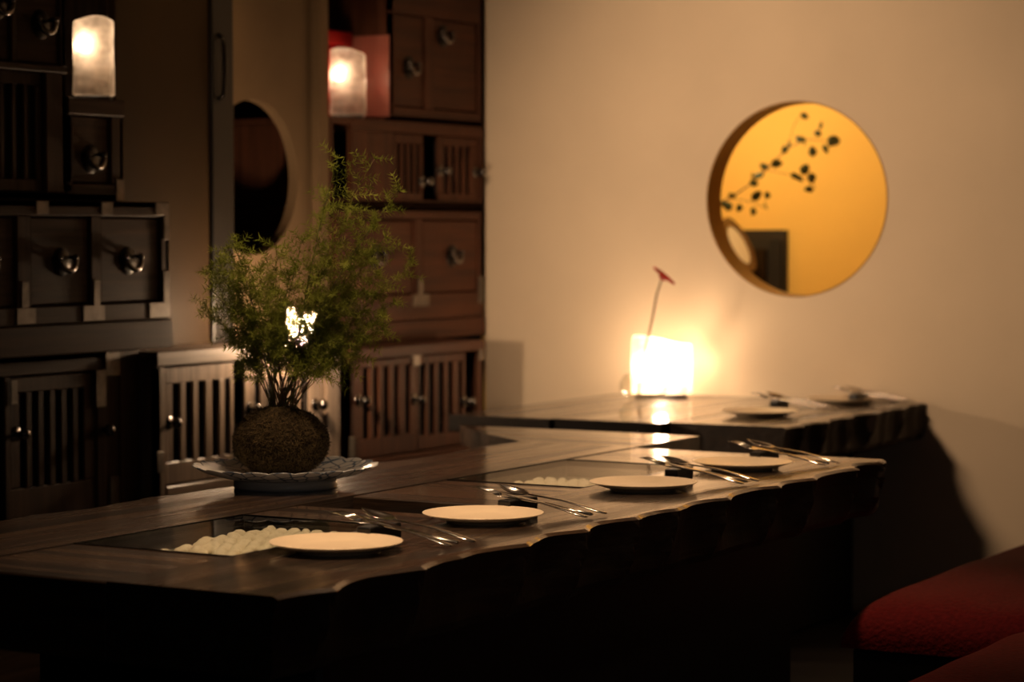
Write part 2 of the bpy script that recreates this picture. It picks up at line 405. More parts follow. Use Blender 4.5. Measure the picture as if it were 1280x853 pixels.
# --- left stack
c = chest('slatted_chest', 'dark wooden slatted chest at the bottom of the left stack', 'tansu', 4.30, 5.488, .05, .957, PA2, .42, None)
for (a, b) in ((4.30, 4.35), (5.397, 5.488)): rail(c, 'tansu', a, b, .05, .957, PA2, 'z', out=.004)
rail(c, 'tansu', 4.35, 5.397, .905, .957, PA2); rail(c, 'tansu', 4.35, 5.397, .05, .50, PA2)
rail(c, 'tansu', 5.30, 5.397, .5, .905, PA2, 'z', out=.002); rail(c, 'tansu', 4.92, 4.945, .5, .905, PA2, 'z')
slat_door(c, 'tansu', 4.945, 5.30, .50, .90, PA2 - .004, [(4.985 + .048 * i, 5.010 + .048 * i) for i in range(6)], .60, .858, [(4.968, .75), (5.325, .735)])
slat_door(c, 'tansu', 4.45, 4.915, .50, .90, PA2 - .020, [(4.50 + .06 * i, 4.53 + .06 * i) for i in range(6)], .60, .858, [(4.47, .75)])
plates(c, PA2 + .004, [(5.292, 5.335, .80, .905), (5.335, 5.397, .885, .955), (4.94, 4.965, .83, .895), (5.35, 5.39, .52, .60)])

c = chest('drawer_chest', 'dark wooden chest with a row of square drawers and iron corners in the left stack', 'tansu', 4.30, 5.554, .960, 1.378, PA + .012, .43, None)
rail(c, 'tansu', 4.30, 5.554, .960, 1.042, PA + .012, out=.012, name='plinth')
rail(c, 'tansu', 4.30, 5.554, 1.042, 1.092, PA + .012); rail(c, 'tansu', 4.30, 5.554, 1.336, 1.378, PA + .012)
for (a, b) in ((4.30, 4.33), (4.60, 4.65), (4.905, 4.962), (5.208, 5.252), (5.518, 5.554)): rail(c, 'tansu', a, b, 1.092, 1.336, PA + .012, 'z')
for (a, b, kn) in ((4.335, 4.595, (4.46, 1.21)), (4.655, 4.90, (4.78, 1.212)), (4.966, 5.204, (5.092, 1.211)), (5.256, 5.514, (5.375, 1.211))):
    drawer(c, 'tansu', a, b, 1.096, 1.332, PA + .012, kn)
X_ = PA + .012
plates(c, X_, [(4.90, 4.975, 1.047, 1.09), (5.17, 5.262, 1.047, 1.09), (5.46, 5.554, 1.047, 1.09), (4.92, 4.948, 1.09, 1.16), (5.216, 5.242, 1.09, 1.16), (5.525, 5.552, 1.09, 1.18), (4.98, 5.03, 1.34, 1.376), (5.25, 5.30, 1.34, 1.376), (5.49, 5.552, 1.34, 1.376), (5.528, 5.552, 1.27, 1.34)])

c = chest('small_drawer_chest', 'small single-drawer chest carrying the leftmost glowing glass lamp', 'tansu', 5.125, 5.366, 1.380, 1.660, PA, .40, None)
rail(c, 'tansu', 5.125, 5.366, 1.614, 1.660, PA, out=.006); rail(c, 'tansu', 5.125, 5.366, 1.380, 1.425, PA)
rail(c, 'tansu', 5.125, 5.150, 1.425, 1.614, PA, 'z'); rail(c, 'tansu', 5.312, 5.366, 1.425, 1.614, PA, 'z')
drawer(c, 'tansu', 5.153, 5.309, 1.428, 1.611, PA, (5.23, 1.494))
plates(c, PA, [(5.33, 5.364, 1.38, 1.44)])

c = chest('tall_slatted_chest', 'dark chest with slatted door and drawers at the upper left corner', 'tansu', 4.30, 5.122, 1.380, 2.25, PA, .42, None)
rail(c, 'tansu', 4.30, 5.122, 1.380, 1.40, PA); rail(c, 'tansu', 4.30, 5.122, 1.722, 1.742, PA, out=.006); rail(c, 'tansu', 4.30, 5.122, 2.02, 2.25, PA)
rail(c, 'tansu', 5.04, 5.122, 1.40, 1.722, PA, 'z', th=.04)
slat_door(c, 'tansu', 4.70, 5.035, 1.40, 1.722, PA - .012, [(4.745 + .047 * i, 4.775 + .047 * i) for i in range(6)], 1.435, 1.685, [(4.72, 1.55)])
slat_door(c, 'tansu', 4.32, 4.695, 1.40, 1.722, PA - .012, [(4.36 + .05 * i, 4.385 + .05 * i) for i in range(6)], 1.435, 1.685)
for (a, b) in ((4.30, 4.32), (4.60, 4.63), (4.905, 4.93), (5.10, 5.122)): rail(c, 'tansu', a, b, 1.742, 2.02, PA, 'z')
drawer(c, 'tansu', 4.933, 5.097, 1.745, 2.017, PA, (5.03, 1.85)); drawer(c, 'tansu', 4.633, 4.902, 1.745, 2.017, PA, (4.86, 1.89)); drawer(c, 'tansu', 4.323, 4.597, 1.745, 2.017, PA, (4.45, 1.86))

# --- low cabinet in the middle
TOPZ = .948
c = chest('low_cabinet', 'low brown cabinet with sliding slatted doors behind the potted fern', 'lamplit_tansu', 5.506, 6.464, .05, TOPZ, PA, .42, None)
rail(c, 'lamplit_tansu', 5.506, 6.464, .905, TOPZ, PA, out=.004)
for (a, b) in ((5.506, 5.55), (6.375, 6.464)): rail(c, 'lamplit_tansu', a, b, .05, .905, PA, 'z')
rail(c, 'lamplit_tansu', 5.55, 6.375, .05, .555, PA, out=.002)
slat_door(c, 'lamplit_tansu', 5.552, 5.885, .56, .900, PA - .004, [(5.588, 5.622), (5.648, 5.683), (5.709, 5.744), (5.776, 5.811), (5.838, 5.865)], .625, .852, [(5.567, .74)])
slat_door(c, 'lamplit_tansu', 5.945, 6.373, .56, .900, PA - .010, [(6.000, 6.028), (6.066, 6.098), (6.138, 6.164), (6.203, 6.232), (6.260, 6.29)], .61, .840, [(5.972, .755), (6.325, .745)])
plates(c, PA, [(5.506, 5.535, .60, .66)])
sl = MB().box(PA - .05, PA - .008, 5.80, 5.96, .553, .56).build('track', 'iron', c)

# --- right bottom chest
c = chest('brown_slatted_chest', 'reddish brown chest with slatted doors beside the pale wall', 'redtansu', 6.497, 7.361, .05, .912, PA, .42, None)
rail(c, 'redtansu', 6.497, 7.361, .875, .912, PA, out=.004); rail(c, 'redtansu', 6.497, 7.361, .05, .545, PA)
for (a, b) in ((6.497, 6.52), (7.32, 7.361)): rail(c, 'redtansu', a, b, .545, .875, PA, 'z')
slat_door(c, 'redtansu', 6.522, 6.925, .55, .872, PA - .004, [(6.591, 6.629), (6.655, 6.685), (6.715, 6.75), (6.779, 6.809), (6.849, 6.879)], .615, .846, [(6.562, .745), (6.903, .728)])
slat_door(c, 'redtansu', 6.928, 7.245, .55, .872, PA - .006, [(6.945, 6.980), (7.002, 7.038), (7.064, 7.101), (7.127, 7.159), (7.197, 7.222)], .60, .842, [(7.235, .70)])
plates(c, PA, [(6.875, 6.945, .872, .905), (6.89, 6.93, .84, .875), (6.50, 6.53, .56, .63), (7.32, 7.36, .84, .905)])

# --- right tower (stands on the bottom chest, set back)
c = chest('brown_drawer_chest', 'reddish brown chest with two wide drawers right of the round dark window', 'redtansu', 6.672, 7.672, .914, 1.382, PB, .40, None)
rail(c, 'redtansu', 6.672, 7.672, .914, .98, PB, out=.008); rail(c, 'redtansu', 6.672, 7.672, .982, 1.072, PB, out=.002); rail(c, 'redtansu', 6.672, 7.672, 1.336, 1.382, PB)
for (a, b) in ((6.705, 6.725), (7.205, 7.255), (7.635, 7.672)): rail(c, 'redtansu', a, b, 1.072, 1.336, PB, 'z')
drawer(c, 'redtansu', 6.728, 7.202, 1.076, 1.332, PB, (6.96, 1.206), inset=.012); drawer(c, 'redtansu', 7.258, 7.632, 1.076, 1.332, PB, (7.457, 1.206), inset=.004)
plates(c, PB + .002, [(7.18, 7.29, 1.03, 1.072), (7.215, 7.25, 1.07, 1.13), (7.63, 7.67, 1.03, 1.13)])

c = chest('brown_step_chest', 'brown chest with narrow slatted doors under the lamp with red top', 'redtansu', 6.672, 7.672, 1.384, 1.676, PB, .40, None)
rail(c, 'redtansu', 6.672, 7.672, 1.384, 1.40, PB); rail(c, 'redtansu', 6.80, 7.672, 1.636, 1.676, PB, out=.003)
rail(c, 'redtansu', 6.802, 7.065, 1.40, 1.636, PB, 'z'); rail(c, 'redtansu', 7.665, 7.672, 1.40, 1.636, PB, 'z')
slat_door(c, 'redtansu', 7.068, 7.262, 1.402, 1.634, PB - .004, [(7.093, 7.118), (7.134, 7.16), (7.176, 7.202), (7.218, 7.244)], 1.43, 1.60, [(7.255, 1.47)])
slat_door(c, 'redtansu', 7.368, 7.662, 1.402, 1.634, PB - .008, [(7.412, 7.44), (7.462, 7.49), (7.512, 7.54), (7.560, 7.590)], 1.43, 1.60, [(7.385, 1.51), (7.63, 1.51)])

c = chest('brown_top_chest', 'brown chest with knobbed drawers at the top of the right tower', 'redtansu', 7.045, 7.672, 1.678, 2.35, PB, .40, None)
box('lit_lacquer_side', 'lamplit_lacquer', c, PB - .38, PB - .004, 7.040, 7.0445, 1.69, 1.97, bev=0); rail(c, 'redtansu', 7.045, 7.672, 1.678, 1.725, PB); rail(c, 'redtansu', 7.045, 7.672, 2.05, 2.35, PB)  # thin pink sheet stands for lamplight on the chest's side
for (a, b) in ((7.045, 7.075), (7.27, 7.33), (7.64, 7.672)): rail(c, 'redtansu', a, b, 1.725, 2.05, PB, 'z')
drawer(c, 'redtansu', 7.078, 7.267, 1.728, 2.047, PB, (7.175, 1.867)); drawer(c, 'redtansu', 7.333, 7.637, 1.728, 2.047, PB, (7.40, 1.99))

# --- doors and window panel on the low cabinet
d = MB().box(PB - .03, PB, 5.562, 6.009, TOPZ, 2.6, bev=.002).build('door_2', 'brown_panel'); struct(d)
d = MB().box(PB - .03, PB + .012, 6.011, 6.124, TOPZ, 2.6, bev=.006, seg=2).build('door_3', 'black_lacquer'); struct(d)
hy = 6.045
pts = [(PB + .012, hy, 1.70), (PB + .030, hy, 1.715), (PB + .034, hy, 1.78), (PB + .034, hy, 1.83), (PB + .030, hy, 1.885), (PB + .012, hy, 1.90)]
MB().tube(pts, .007, 8).build('handle', 'iron', d, True)
p = struct(holed(MB(), 'x', 6.015, 6.660, TOPZ, 2.6, 6.286, 1.466, .247, PB - .07, PB - .034).build('window_1', 'tan_panel'))
for (a, b, e, f) in ((6.135, 6.160, TOPZ + .002, 2.59), ): box('window_frame', 'tan_panel', p, PB - .034, PB - .024, a, b, e, f, bev=.002)
box('window_frame', 'tan_panel', p, PB - .034, PB - .002, 6.612, 6.668, TOPZ + .002, 2.59, bev=.002)
struct(box('wall_window_backing', 'tansu_z', None, -4.96, -4.95, 5.6, 6.66, TOPZ, 2.6, bev=0))

# ------------------------------------------------------------------ tables
TZ = .72
def live_plank(name, parent, mat, xi, xo, y0, y1, z0, z1, ridges, depth, sgn, seed, ny=170, nz=9, slope=.25):
    """plank whose outer long side is hewn in hollows between sharp ridges; sgn=+1 outer side faces +x"""
    q = random.Random(seed)
    amp = [q.uniform(.55, 1.0) * depth for _ in ridges]
    top = [q.uniform(-.012, .012) for _ in range(40)]
    def off(y, tz):
        yy = y + slope * (tz * .14)
        a = 0
        for k in range(len(ridges) - 1):
            if ridges[k] <= yy < ridges[k + 1]:
                t = (yy - ridges[k]) / (ridges[k + 1] - ridges[k]); a = math.sin(PI * t) ** .8 * amp[k] * (.35 + .75 * math.sin(PI * min(1, .18 + tz * .9)))
        u = (y - y0) / (y1 - y0) * 38; i = int(u); fr = u - i
        a += (top[i] * (1 - fr) + top[i + 1] * fr) * .6
        return a + .035 * tz ** 3
    vs, fs = [], []
    for i in range(ny + 1):
        y = y0 + (y1 - y0) * i / ny
        vs.append((xi, y, z1))
        e0 = xo - sgn * off(y, 0)
        vs.append((xi * .35 + e0 * .65, y, z1)); vs.append((e0 - sgn * .010, y, z1 + 0.0))
        for k in range(nz):
            tz = k / (nz - 1)
            vs.append((xo - sgn * off(y, tz), y, z1 - .005 - (z1 - z0 - .005) * tz))
        vs.append((xi, y, z0))
    m = nz + 4
    for i in range(ny):
        for k in range(m):
            k2 = (k + 1) % m; fs.append((i * m + k, i * m + k2, (i + 1) * m + k2, (i + 1) * m + k))
    fs.append(tuple(range(m))); fs.append(tuple(ny * m + k for k in range(m))[::-1])
    o = MB().add(vs, fs).build(name, mat, parent)
    o.data.materials.append(MATS['hewn_y'])
    for pl in o.data.polygons:
        if abs(pl.normal.z) < .75: pl.material_index = 1
    return o

tb = thing('dining_table', 'long dark hewn-edge wooden table in front with glass insets', 'table', (-2.72, 4.42, 0))
XL, XA, XB, XR = -3.275, -2.905, -2.545, -2.172
Y0, Y1, ZB = 3.098, 5.735, .585
ridR = [2.95, 3.22, 3.50, 3.86, 4.10, 4.33, 4.50, 4.74, 5.02, 5.22, 5.50, 5.68, 5.95]
ridL = [2.9, 3.4, 3.75, 4.1, 4.6, 5.0, 5.5, 5.9]
live_plank('plank', tb, 'table_y', XB + .002, XR, Y0, Y1, ZB, TZ, ridR, .055, 1, 3)
live_plank('plank', tb, 'table_y', XA - .002, XL, Y0, Y1, ZB, TZ, ridL, .03, -1, 5)
for (a, b) in ((Y0 + .004, 3.448), (3.972, 4.172), (4.372, 4.772), (5.345, Y1 - .004)):
    box('cross_board', 'table_x', tb, XA + .001, XB - .001, a, b, ZB, TZ - .0015, bev=.003)
pv = [(-3.262, Y1 + .002), (-3.50, 5.93), (-3.685, 6.125), (-3.30, 6.14), (XA - .002, 6.135), (XA - .002, Y1 + .002)]
MB().add([(x, y, .665) for x, y in pv] + [(x, y, TZ) for x, y in pv], [tuple(range(5, -1, -1)), tuple(range(6, 12))] + [(k, (k + 1) % 6, 6 + (k + 1) % 6, 6 + k) for k in range(6)]).build('end_board', 'table_x', tb)
def pit(a, b, glass):
    zf = .676
    box('pit_floor', 'pit_green' if glass else 'base_black', tb, XA, XB, a - .003, b + .003, zf - .02, zf, bev=0)
    if glass:
        box('glass_pane', 'pane_glass', tb, XA + .004, XB - .004, a + .004, b - .004, TZ - .008, TZ - .001, bev=.001)
        for (c_, d_, e, f) in ((XA - .001, XA + .0035, a, b), (XB - .0035, XB + .001, a, b), (XA, XB, a - .001, a + .0035), (XA, XB, b - .0035, b + .001)):
            box('inset_rim', 'iron', tb, c_, d_, e, f, TZ - .012, TZ + .0005, bev=0)
pit(3.448, 3.972, True); pit(4.172, 4.372, False); pit(4.772, 5.345, True)
box('pedestal', 'base_black', tb, -3.0, -2.36, 3.45, 5.52, 0, ZB, bev=.01)

# pebbles
pm = []
for k in range(6):
    bm = bmesh.new(); bmesh.ops.create_icosphere(bm, subdivisions=2, radius=1)
    q = random.Random(50 + k); ph = [q.uniform(0, 6) for _ in range(6)]
    for v in bm.verts:
        c_ = v.co; f_ = 1 + .10 * math.sin(2.3 * c_.x + ph[0]) + .10 * math.sin(2.7 * c_.y + ph[1]) + .08 * math.sin(3.1 * c_.z + ph[2])
        v.co = Vector((c_.x * 1.12, c_.y * .92, c_.z * .86)) * f_
    me = bpy.data.meshes.new('pebble'); bm.to_mesh(me); bm.free(); me.shade_smooth(); me.materials.append(MATS['pebble']); pm.append(me)
def pebbles(x0, x1, y0, y1, label, group, keep=lambda x, y: True, zc=.6915, ztop=.7085):
    st = .0295
    yy = y0 + .02; row = 0
    while yy < y1 - .018:
        xx = x0 + .02 + (.5 * st if row % 2 else 0)
        while xx < x1 - .019:
            if keep(xx, yy):
                o = bpy.data.objects.new('pebble', rnd.choice(pm))
                r_ = rnd.uniform(.0132, .0166)
                o.scale = (r_, r_, r_ * .95)
                z = min(zc + rnd.uniform(0, .006), ztop - r_ * 1.0)
                o.location = (xx + rnd.uniform(-.004, .004), yy + rnd.uniform(-.004, .004), z)
                o.rotation_euler = (rnd.uniform(-.5, .5), rnd.uniform(-.5, .5), rnd.uniform(0, 6.28))
                COL.objects.link(o); tag(o, label, 'pebble', group)
            xx += st
        yy += st * .9; row += 1
pebbles(XA, XB, 3.46, 3.965, 'white pebble heaped under the nearest glass inset of the table', 'white pebbles under the near glass inset', lambda x, y: x > -2.785 - .10 * (y - 3.45) + .012 * math.sin(y * 60))
pebbles(XA, XB, 4.785, 5.335, 'white pebble under the wall-reflecting far glass inset of the front table', 'white pebbles under the far glass inset', lambda x, y: x > -2.82 and y < 5.08)
pebbles(XA + .10, XB, 4.176, 4.262, 'white pebble in the open dark slot between the two glass insets', 'white pebbles in the open slot', lambda x, y: True, .6935, .725)

# far table
ft = thing('dining_table', 'second dark wooden table standing against the pale wall', 'table', (-3.37, 7.1, 0))
live_plank('plank', ft, 'table_y', -3.192, -2.795, 6.530, 7.685, .60, TZ, [6.3, 6.62, 6.80, 7.02, 7.20, 7.46, 7.72], .05, 1, 9)
for args in ((-3.57, -3.196, 6.485, 7.685, .665, TZ), (-3.94, -3.574, 6.475, 7.685, .665, TZ - .001)):
    o = box('plank', 'table_y', ft, *args, bev=.004); o.data.materials.append(MATS['shaded_edge'])
    for pl in o.data.polygons:
        if abs(pl.normal.z) < .75: pl.material_index = 1
box('pedestal', 'base_black', ft, -3.93, -3.05, 6.60, 7.66, 0, .664, bev=.01)

# ------------------------------------------------------------------ table ware
def plate(loc, label):
    p = MB().lathe([(.0005, .0075), (.070, .0075), (.086, .0095), (.118, .0185), (.1205, .0185), (.1205, .0170), (.090, .0065), (.074, .003), (.074, 0), (.066, 0), (.064, .003), (.0005, .0035)], n=56)
    o = MB().add([(x + loc[0], y + loc[1], z + TZ) for x, y, z in p.v], p.f).build('plate', 'cream_ceramic', None, True, (loc[0], loc[1], TZ))
    return tag(o, label, 'plate', 'cream plates set along the tables')
settings = [(-2.425, 3.598, 'nearest to the camera on the front table'), (-2.421, 4.112, 'second from the camera on the front table'),
            (-2.413, 4.801, 'third from the camera on the front table'), (-2.417, 5.343, 'farthest on the front table'),
            (-3.063, 6.903, 'nearer one on the far table'), (-3.053, 7.545, 'closest to the wall on the far table')]

def strip(mb, st, n=8):
    """st: list of (s, halfwidth, z, thickness, dish); length runs along -x"""
    vs, fs = [], []
    for (s_, hw, z, th, dish) in st:
        for sd in (1, -1):
            for k in range(n + 1):
                a = -1 + 2 * k / n; a = a if sd == 1 else -a
                zz = z + dish * (a * a) + (th / 2) * sd * (1 - .6 * abs(a) ** 3)
                vs.append((-s_, hw * a, zz))
    m = 2 * (n + 1)
    for i in range(len(st) - 1):
        for k in range(m):
            k2 = (k + 1) % m; fs.append((i * m + k, i * m + k2, (i + 1) * m + k2, (i + 1) * m + k))
    fs.append(tuple(range(m))); fs.append(tuple((len(st) - 1) * m + k for k in range(m))[::-1])
    return mb.add(vs, fs)
def zl(s_): return .004 + .030 * max(0, s_) / .178
def handle_strip():
    return [(0, .003, .004, .002, 0), (.004, .0075, zl(.004), .0035, 0), (.02, .0095, zl(.02) + .001, .004, 0), (.05, .0072, zl(.05) + .003, .0038, 0), (.09, .0045, zl(.09) + .004, .0036, 0), (.125, .0035, zl(.125) + .002, .0036, 0), (.160, .0038, zl(.160), .003, 0)]
def make_spoon():
    t = thing('spoon', '', 'spoon', (0, 0, 0))
    strip(MB(), handle_strip()).build('handle', 'steel', t, True)
    b = []
    for k in range(13):
        u = k / 12; hw = .0228 * math.sin(PI * min(1, .06 + .94 * u) ** .85) + .0015
        if k == 12: hw = .002
        b.append((.158 + .066 * u, hw, zl(.158) + .012 * u + .004 * u * u - .007 * math.sin(PI * u), .0016, .008 * math.sin(PI * u)))
    strip(MB(), b, 10).build('bowl', 'steel', t, True)
    return t
def make_fork():
    t = thing('fork', '', 'fork', (0, 0, 0))
    strip(MB(), handle_strip()).build('handle', 'steel', t, True)
    strip(MB(), [(.158, .0038, zl(.158), .003, 0), (.166, .009, zl(.16) - .001, .0024, .001), (.176, .0125, zl(.16) + .0005, .002, .0015), (.186, .0128, zl(.16) + .004, .002, .001)]).build('neck', 'steel', t, True)
    for k in range(4):
        y = -.0105 + .007 * k
        MB().tube([(-.184, y, zl(.16) + .004), (-.205, y, zl(.16) + .011), (-.222, y, zl(.16) + .015), (-.232, y, zl(.16) + .015)], [.0019, .0018, .0015, .0006], 6).build('tine', 'steel', t, True)
    return t
def make_knife():
    t = thing('knife', '', 'knife', (0, 0, 0))
    strip(MB(), [(0, .003, .005, .003, 0), (.003, .007, .0055, .006, 0), (.05, .0075, zl(.05) - .001, .006, 0), (.095, .006, zl(.095) - .001, .006, 0)]).build('handle', 'steel', t, True)
    strip(MB(), [(.094, .005, zl(.094) - .001, .0025, 0), (.105, .0085, zl(.105) - .001, .002, 0), (.19, .0095, zl(.19) - .001, .0018, 0), (.215, .008, zl(.215) - .001, .0014, 0), (.228, .002, zl(.228) - .001, .001, 0)]).build('blade', 'steel', t, True)
    return t
def make_rest():
    m = MB().box(-.016, .016, -.050, .052, 0, .0295, bev=.004, seg=2)
    return m.build('cutlery_rest', 'rest_black', None, loc=(0, 0, 0))
protos = {}
for n_, mk in (('spoon', make_spoon), ('fork', make_fork), ('knife', make_knife), ('rest', make_rest)): protos[n_] = [mk(), False]
def place(kind, loc, rz, label, cat, group):
    pr = protos[kind]
    o = copy_tree(pr[0]) if pr[1] else pr[0]
    pr[1] = True
    if kind != 'rest': o.scale = (1.12, 1.15, 1.12)
    o.location = loc; o.rotation_euler = (0, 0, rz); tag(o, label, cat, group)
jit = random.Random(4)
for i, (x, y, d) in enumerate(settings):
    plate((x, y), 'round cream ceramic plate, ' + d)
    yc = y + (.166 if i != 2 else .215); xh = x + .163
    if i == 5: yc = y + .0; 
    xr = x - .016
    if i >= 4: xh, xr, yc = x + .165 - .05, x - .016 - .05, (y + .30 if i == 4 else y + .085)
    pn = 'the plate ' + d
    if i == 5: xh, xr, yc = -2.84, -3.02, 7.62
    place('rest', (xr, yc, TZ), R(jit.uniform(-6, 6)), 'small black cutlery rest beside ' + pn, 'cutlery rest', 'black cutlery rests')
    dx = xh - (xr + .178)
    place('fork', (xh, yc - .034, TZ), R(jit.uniform(-2, 2)), 'steel fork resting beside ' + pn, 'fork', 'forks on the cutlery rests')
    place('spoon', (xh + .006, yc + .039, TZ), R(jit.uniform(-2, 2)), 'steel spoon resting beside ' + pn, 'spoon', 'spoons on the cutlery rests')
    place('knife', (xh - .004, yc - .003, TZ + .001), R(jit.uniform(-2, 2)), 'steel knife resting beside ' + pn, 'knife', 'knives on the cutlery rests')

# ------------------------------------------------------------------ moss ball fern on its dish
PX, PY = -3.133, 4.447
dish = thing('serving_dish', 'large scalloped blue and white porcelain dish under the moss ball', 'dish', (PX, PY, TZ))
def wob(i, r, z, g):
    k = max(0, (r - .13) / .075); s_ = abs(math.sin(g * 11)) ** .7
    return r * (1 + .035 * k * k * (s_ - .5)), z + .004 * k * k * (s_ - .5)
prof = [(.0005, .026), (.10, .026), (.13, .029), (.165, .036), (.190, .044), (.2035, .0505), (.2060, .0505), (.2050, .0485), (.190, .040), (.165, .031), (.135, .0235), (.110, .0200), (.0005, .0195)]
MB().lathe(prof, (PX, PY, TZ), 176, wob).build('bowl', 'dish_glaze', dish, True)
MB().lathe([(.110, .0215), (.1155, .020), (.1165, .004), (.1145, 0), (.108, 0), (.106, .004), (.106, .0205)], (PX, PY, TZ), 64).build('foot_ring', 'porcelain', dish, True)

fern = thing('moss_ball_fern', 'feathery asparagus fern growing from a round dark moss ball', 'plant', (PX, PY, TZ + .026))
bm = bmesh.new(); bmesh.ops.create_icosphere(bm, subdivisions=5, radius=1)
from mathutils import noise as mn
BC = Vector((PX - .008, PY - .006, TZ + .026 + .076)); BR = (.103, .103, .080)
for v in bm.verts:
    c_ = v.co.copy(); f_ = 1 + .035 * mn.noise(c_ * 3) + .03 * mn.noise(c_ * 9) + .03 * mn.noise(c_ * 26)
    zz = c_.z * f_; zz = max(zz, -.94)
    hx = 1 + .04 * (1 - c_.z * c_.z)
    v.co = Vector((BC.x + BR[0] * c_.x * f_ * hx, BC.y + BR[1] * c_.y * f_ * hx, BC.z + BR[2] * (zz if zz < 0 else zz ** 1.0)))
bm.verts.index_update()
ballv = [(v.co.copy(), v.normal.copy()) for v in bm.verts]
ball = MB().add([p_ for p_, _ in ballv], [[q.index for q in f.verts] for f in bm.faces]).build('moss_ball', 'moss', fern, True); bm.free()
fib = MB(); q = random.Random(11)
for k in range(9000):
    p_, _ = q.choice(ballv); n_ = (p_ - BC); n_ = Vector((n_.x / BR[0], n_.y / BR[1], n_.z / BR[2])).normalized()
    if n_.z < -.9: continue
    t_ = Vector((q.gauss(0, 1), q.gauss(0, 1), q.gauss(0, 1))); t_ = (t_ - n_ * t_.dot(n_)).normalized()
    d_ = (n_ * q.uniform(.15, .7) + t_).normalized() * q.uniform(.006, .014)
    sd = d_.cross(n_).normalized() * .0007
    b_ = p_ + t_ * q.uniform(0, .004) - n_ * .001
    fib.add([b_ - sd, b_ + sd, b_ + d_ * .6 + sd * .8 + n_ * .001, b_ + d_, b_ + d_ * .6 - sd * .8 + n_ * .001], [(0, 1, 2, 4), (4, 2, 3)])
fo = fib.build('moss_fibre', 'moss_fibre', fern); fo['kind'] = 'stuff'

RT = Vector((math.cos(HEAD), math.sin(HEAD), 0)); FW = Vector((-math.sin(HEAD), math.cos(HEAD), 0))
tips = [(0.124, 0.735), (0.205, 0.735), (0.262, 0.663), (0.285, 0.502), (0.24, 0.412), (0.151, 0.623), (0.088, 0.661), (0.177, 0.52), (0.043, 0.554), (-0.02, 0.536), (-0.079, 0.501), (-0.127, 0.536), (-0.165, 0.495), (-0.187, 0.403), (-0.101, 0.403), (-0.047, 0.439), (-0.10, 0.32), (0.114, 0.349), (0.215, 0.355), (0.155, 0.305), (0.011, 0.475), (0.078, 0.421), (0.051, 0.32), (.20, .60), (.22, .56), (.03, .40), (.07, .47), (.10, .39), (-.01, .36), (.045, .36),
        (-0.101, 0.331), (-0.047, 0.358), (-0.118, 0.466), (-0.158, 0.448), (0.177, 0.439), (0.218, 0.385), (0.123, 0.313), (-0.012, 0.322), (-0.08, 0.286), (0.078, 0.295), (0.132, 0.421), (-0.065, 0.484), (-0.1, 0.537), (0.033, 0.376), (0.078, 0.376), (-0.136, 0.502), (0.204, 0.475), (0.15, 0.376)]
q = random.Random(21)
def needles(mb, p, ax, L):
    L *= 1.35
    ax = ax.normalized(); a = ax.orthogonal().normalized(); b = ax.cross(a)
    n = q.randint(6, 8); g0 = q.uniform(0, 6.28)
    for k in range(n):
        g = g0 + 2 * PI * k / n + q.uniform(-.3, .3)
        d_ = (ax * q.uniform(.35, .9) + a * math.cos(g) + b * math.sin(g)).normalized()
        ln = L * q.uniform(.7, 1.2); sd = d_.cross(Vector((q.gauss(0, 1), q.gauss(0, 1), q.gauss(0, 1)))).normalized() * .0008
        m_ = p + d_ * ln * .5
        mb.add([p - sd * .5, p + sd * .5, m_ + sd, p + d_ * ln, m_ - sd], [(0, 1, 2, 4), (4, 2, 3)])
for ti, (tx, tz) in enumerate(tips):
    hgt = tz; dep = q.uniform(-.10, .10)
    base = Vector((BC.x, BC.y, TZ + .172)) + RT * q.uniform(-.022, .022) + FW * q.uniform(-.02, .02) + RT * (.010 if tx > .05 else -.006)
    tip = Vector((PX, PY, TZ + tz)) + RT * tx + FW * dep
    mid = base.lerp(tip, .45) + Vector((0, 0, .10 * (tz - .17))) - RT * tx * .12
    pts = []
    for k in range(15):
        u = k / 14; pts.append(base * (1 - u) ** 2 + mid * 2 * u * (1 - u) + tip * u * u)
    MB().tube(pts, [.0017 * (1 - .75 * k / 14) for k in range(15)], 5).build('stem', 'stem_brown' if ti % 2 else 'stem_green', fern, True)
    mb = MB(); tw = MB()
    u0 = .42 if tz > .33 else .55
    nb = 23 if tz > .45 else 17
    for j in range(nb):
        u = u0 + (1 - u0) * (j + q.uniform(-.3, .3)) / (nb - 1); u = max(.3, min(.999, u))
        i_ = min(13, int(u * 14)); fr = u * 14 - i_; p0 = pts[i_].lerp(pts[i_ + 1], fr); tn = (pts[i_ + 1] - pts[i_]).normalized()
        sidev = Vector((q.gauss(0, 1), q.gauss(0, 1), q.gauss(0, .6))); sidev = (sidev - tn * sidev.dot(tn)).normalized()
        L = q.uniform(.04, .085) * (1.15 - .55 * u)
        dv = (tn * .6 + sidev + Vector((0, 0, -.05))).normalized()
        nn = max(3, int(L / .010))
        for k in range(nn + 1):
            pp = p0 + dv * L * k / nn + Vector((0, 0, -.10 * L * (k / nn) ** 2))
            needles(mb, pp, dv, .0125)
        tw.tube([p0, p0 + dv * L], [.0006, .0003], 3, False)
    for k in range(3): needles(mb, tip, tn, .013)
    o = mb.add(tw.v, tw.f).build('foliage_spray', 'fern', fern); o['kind'] = 'stuff'

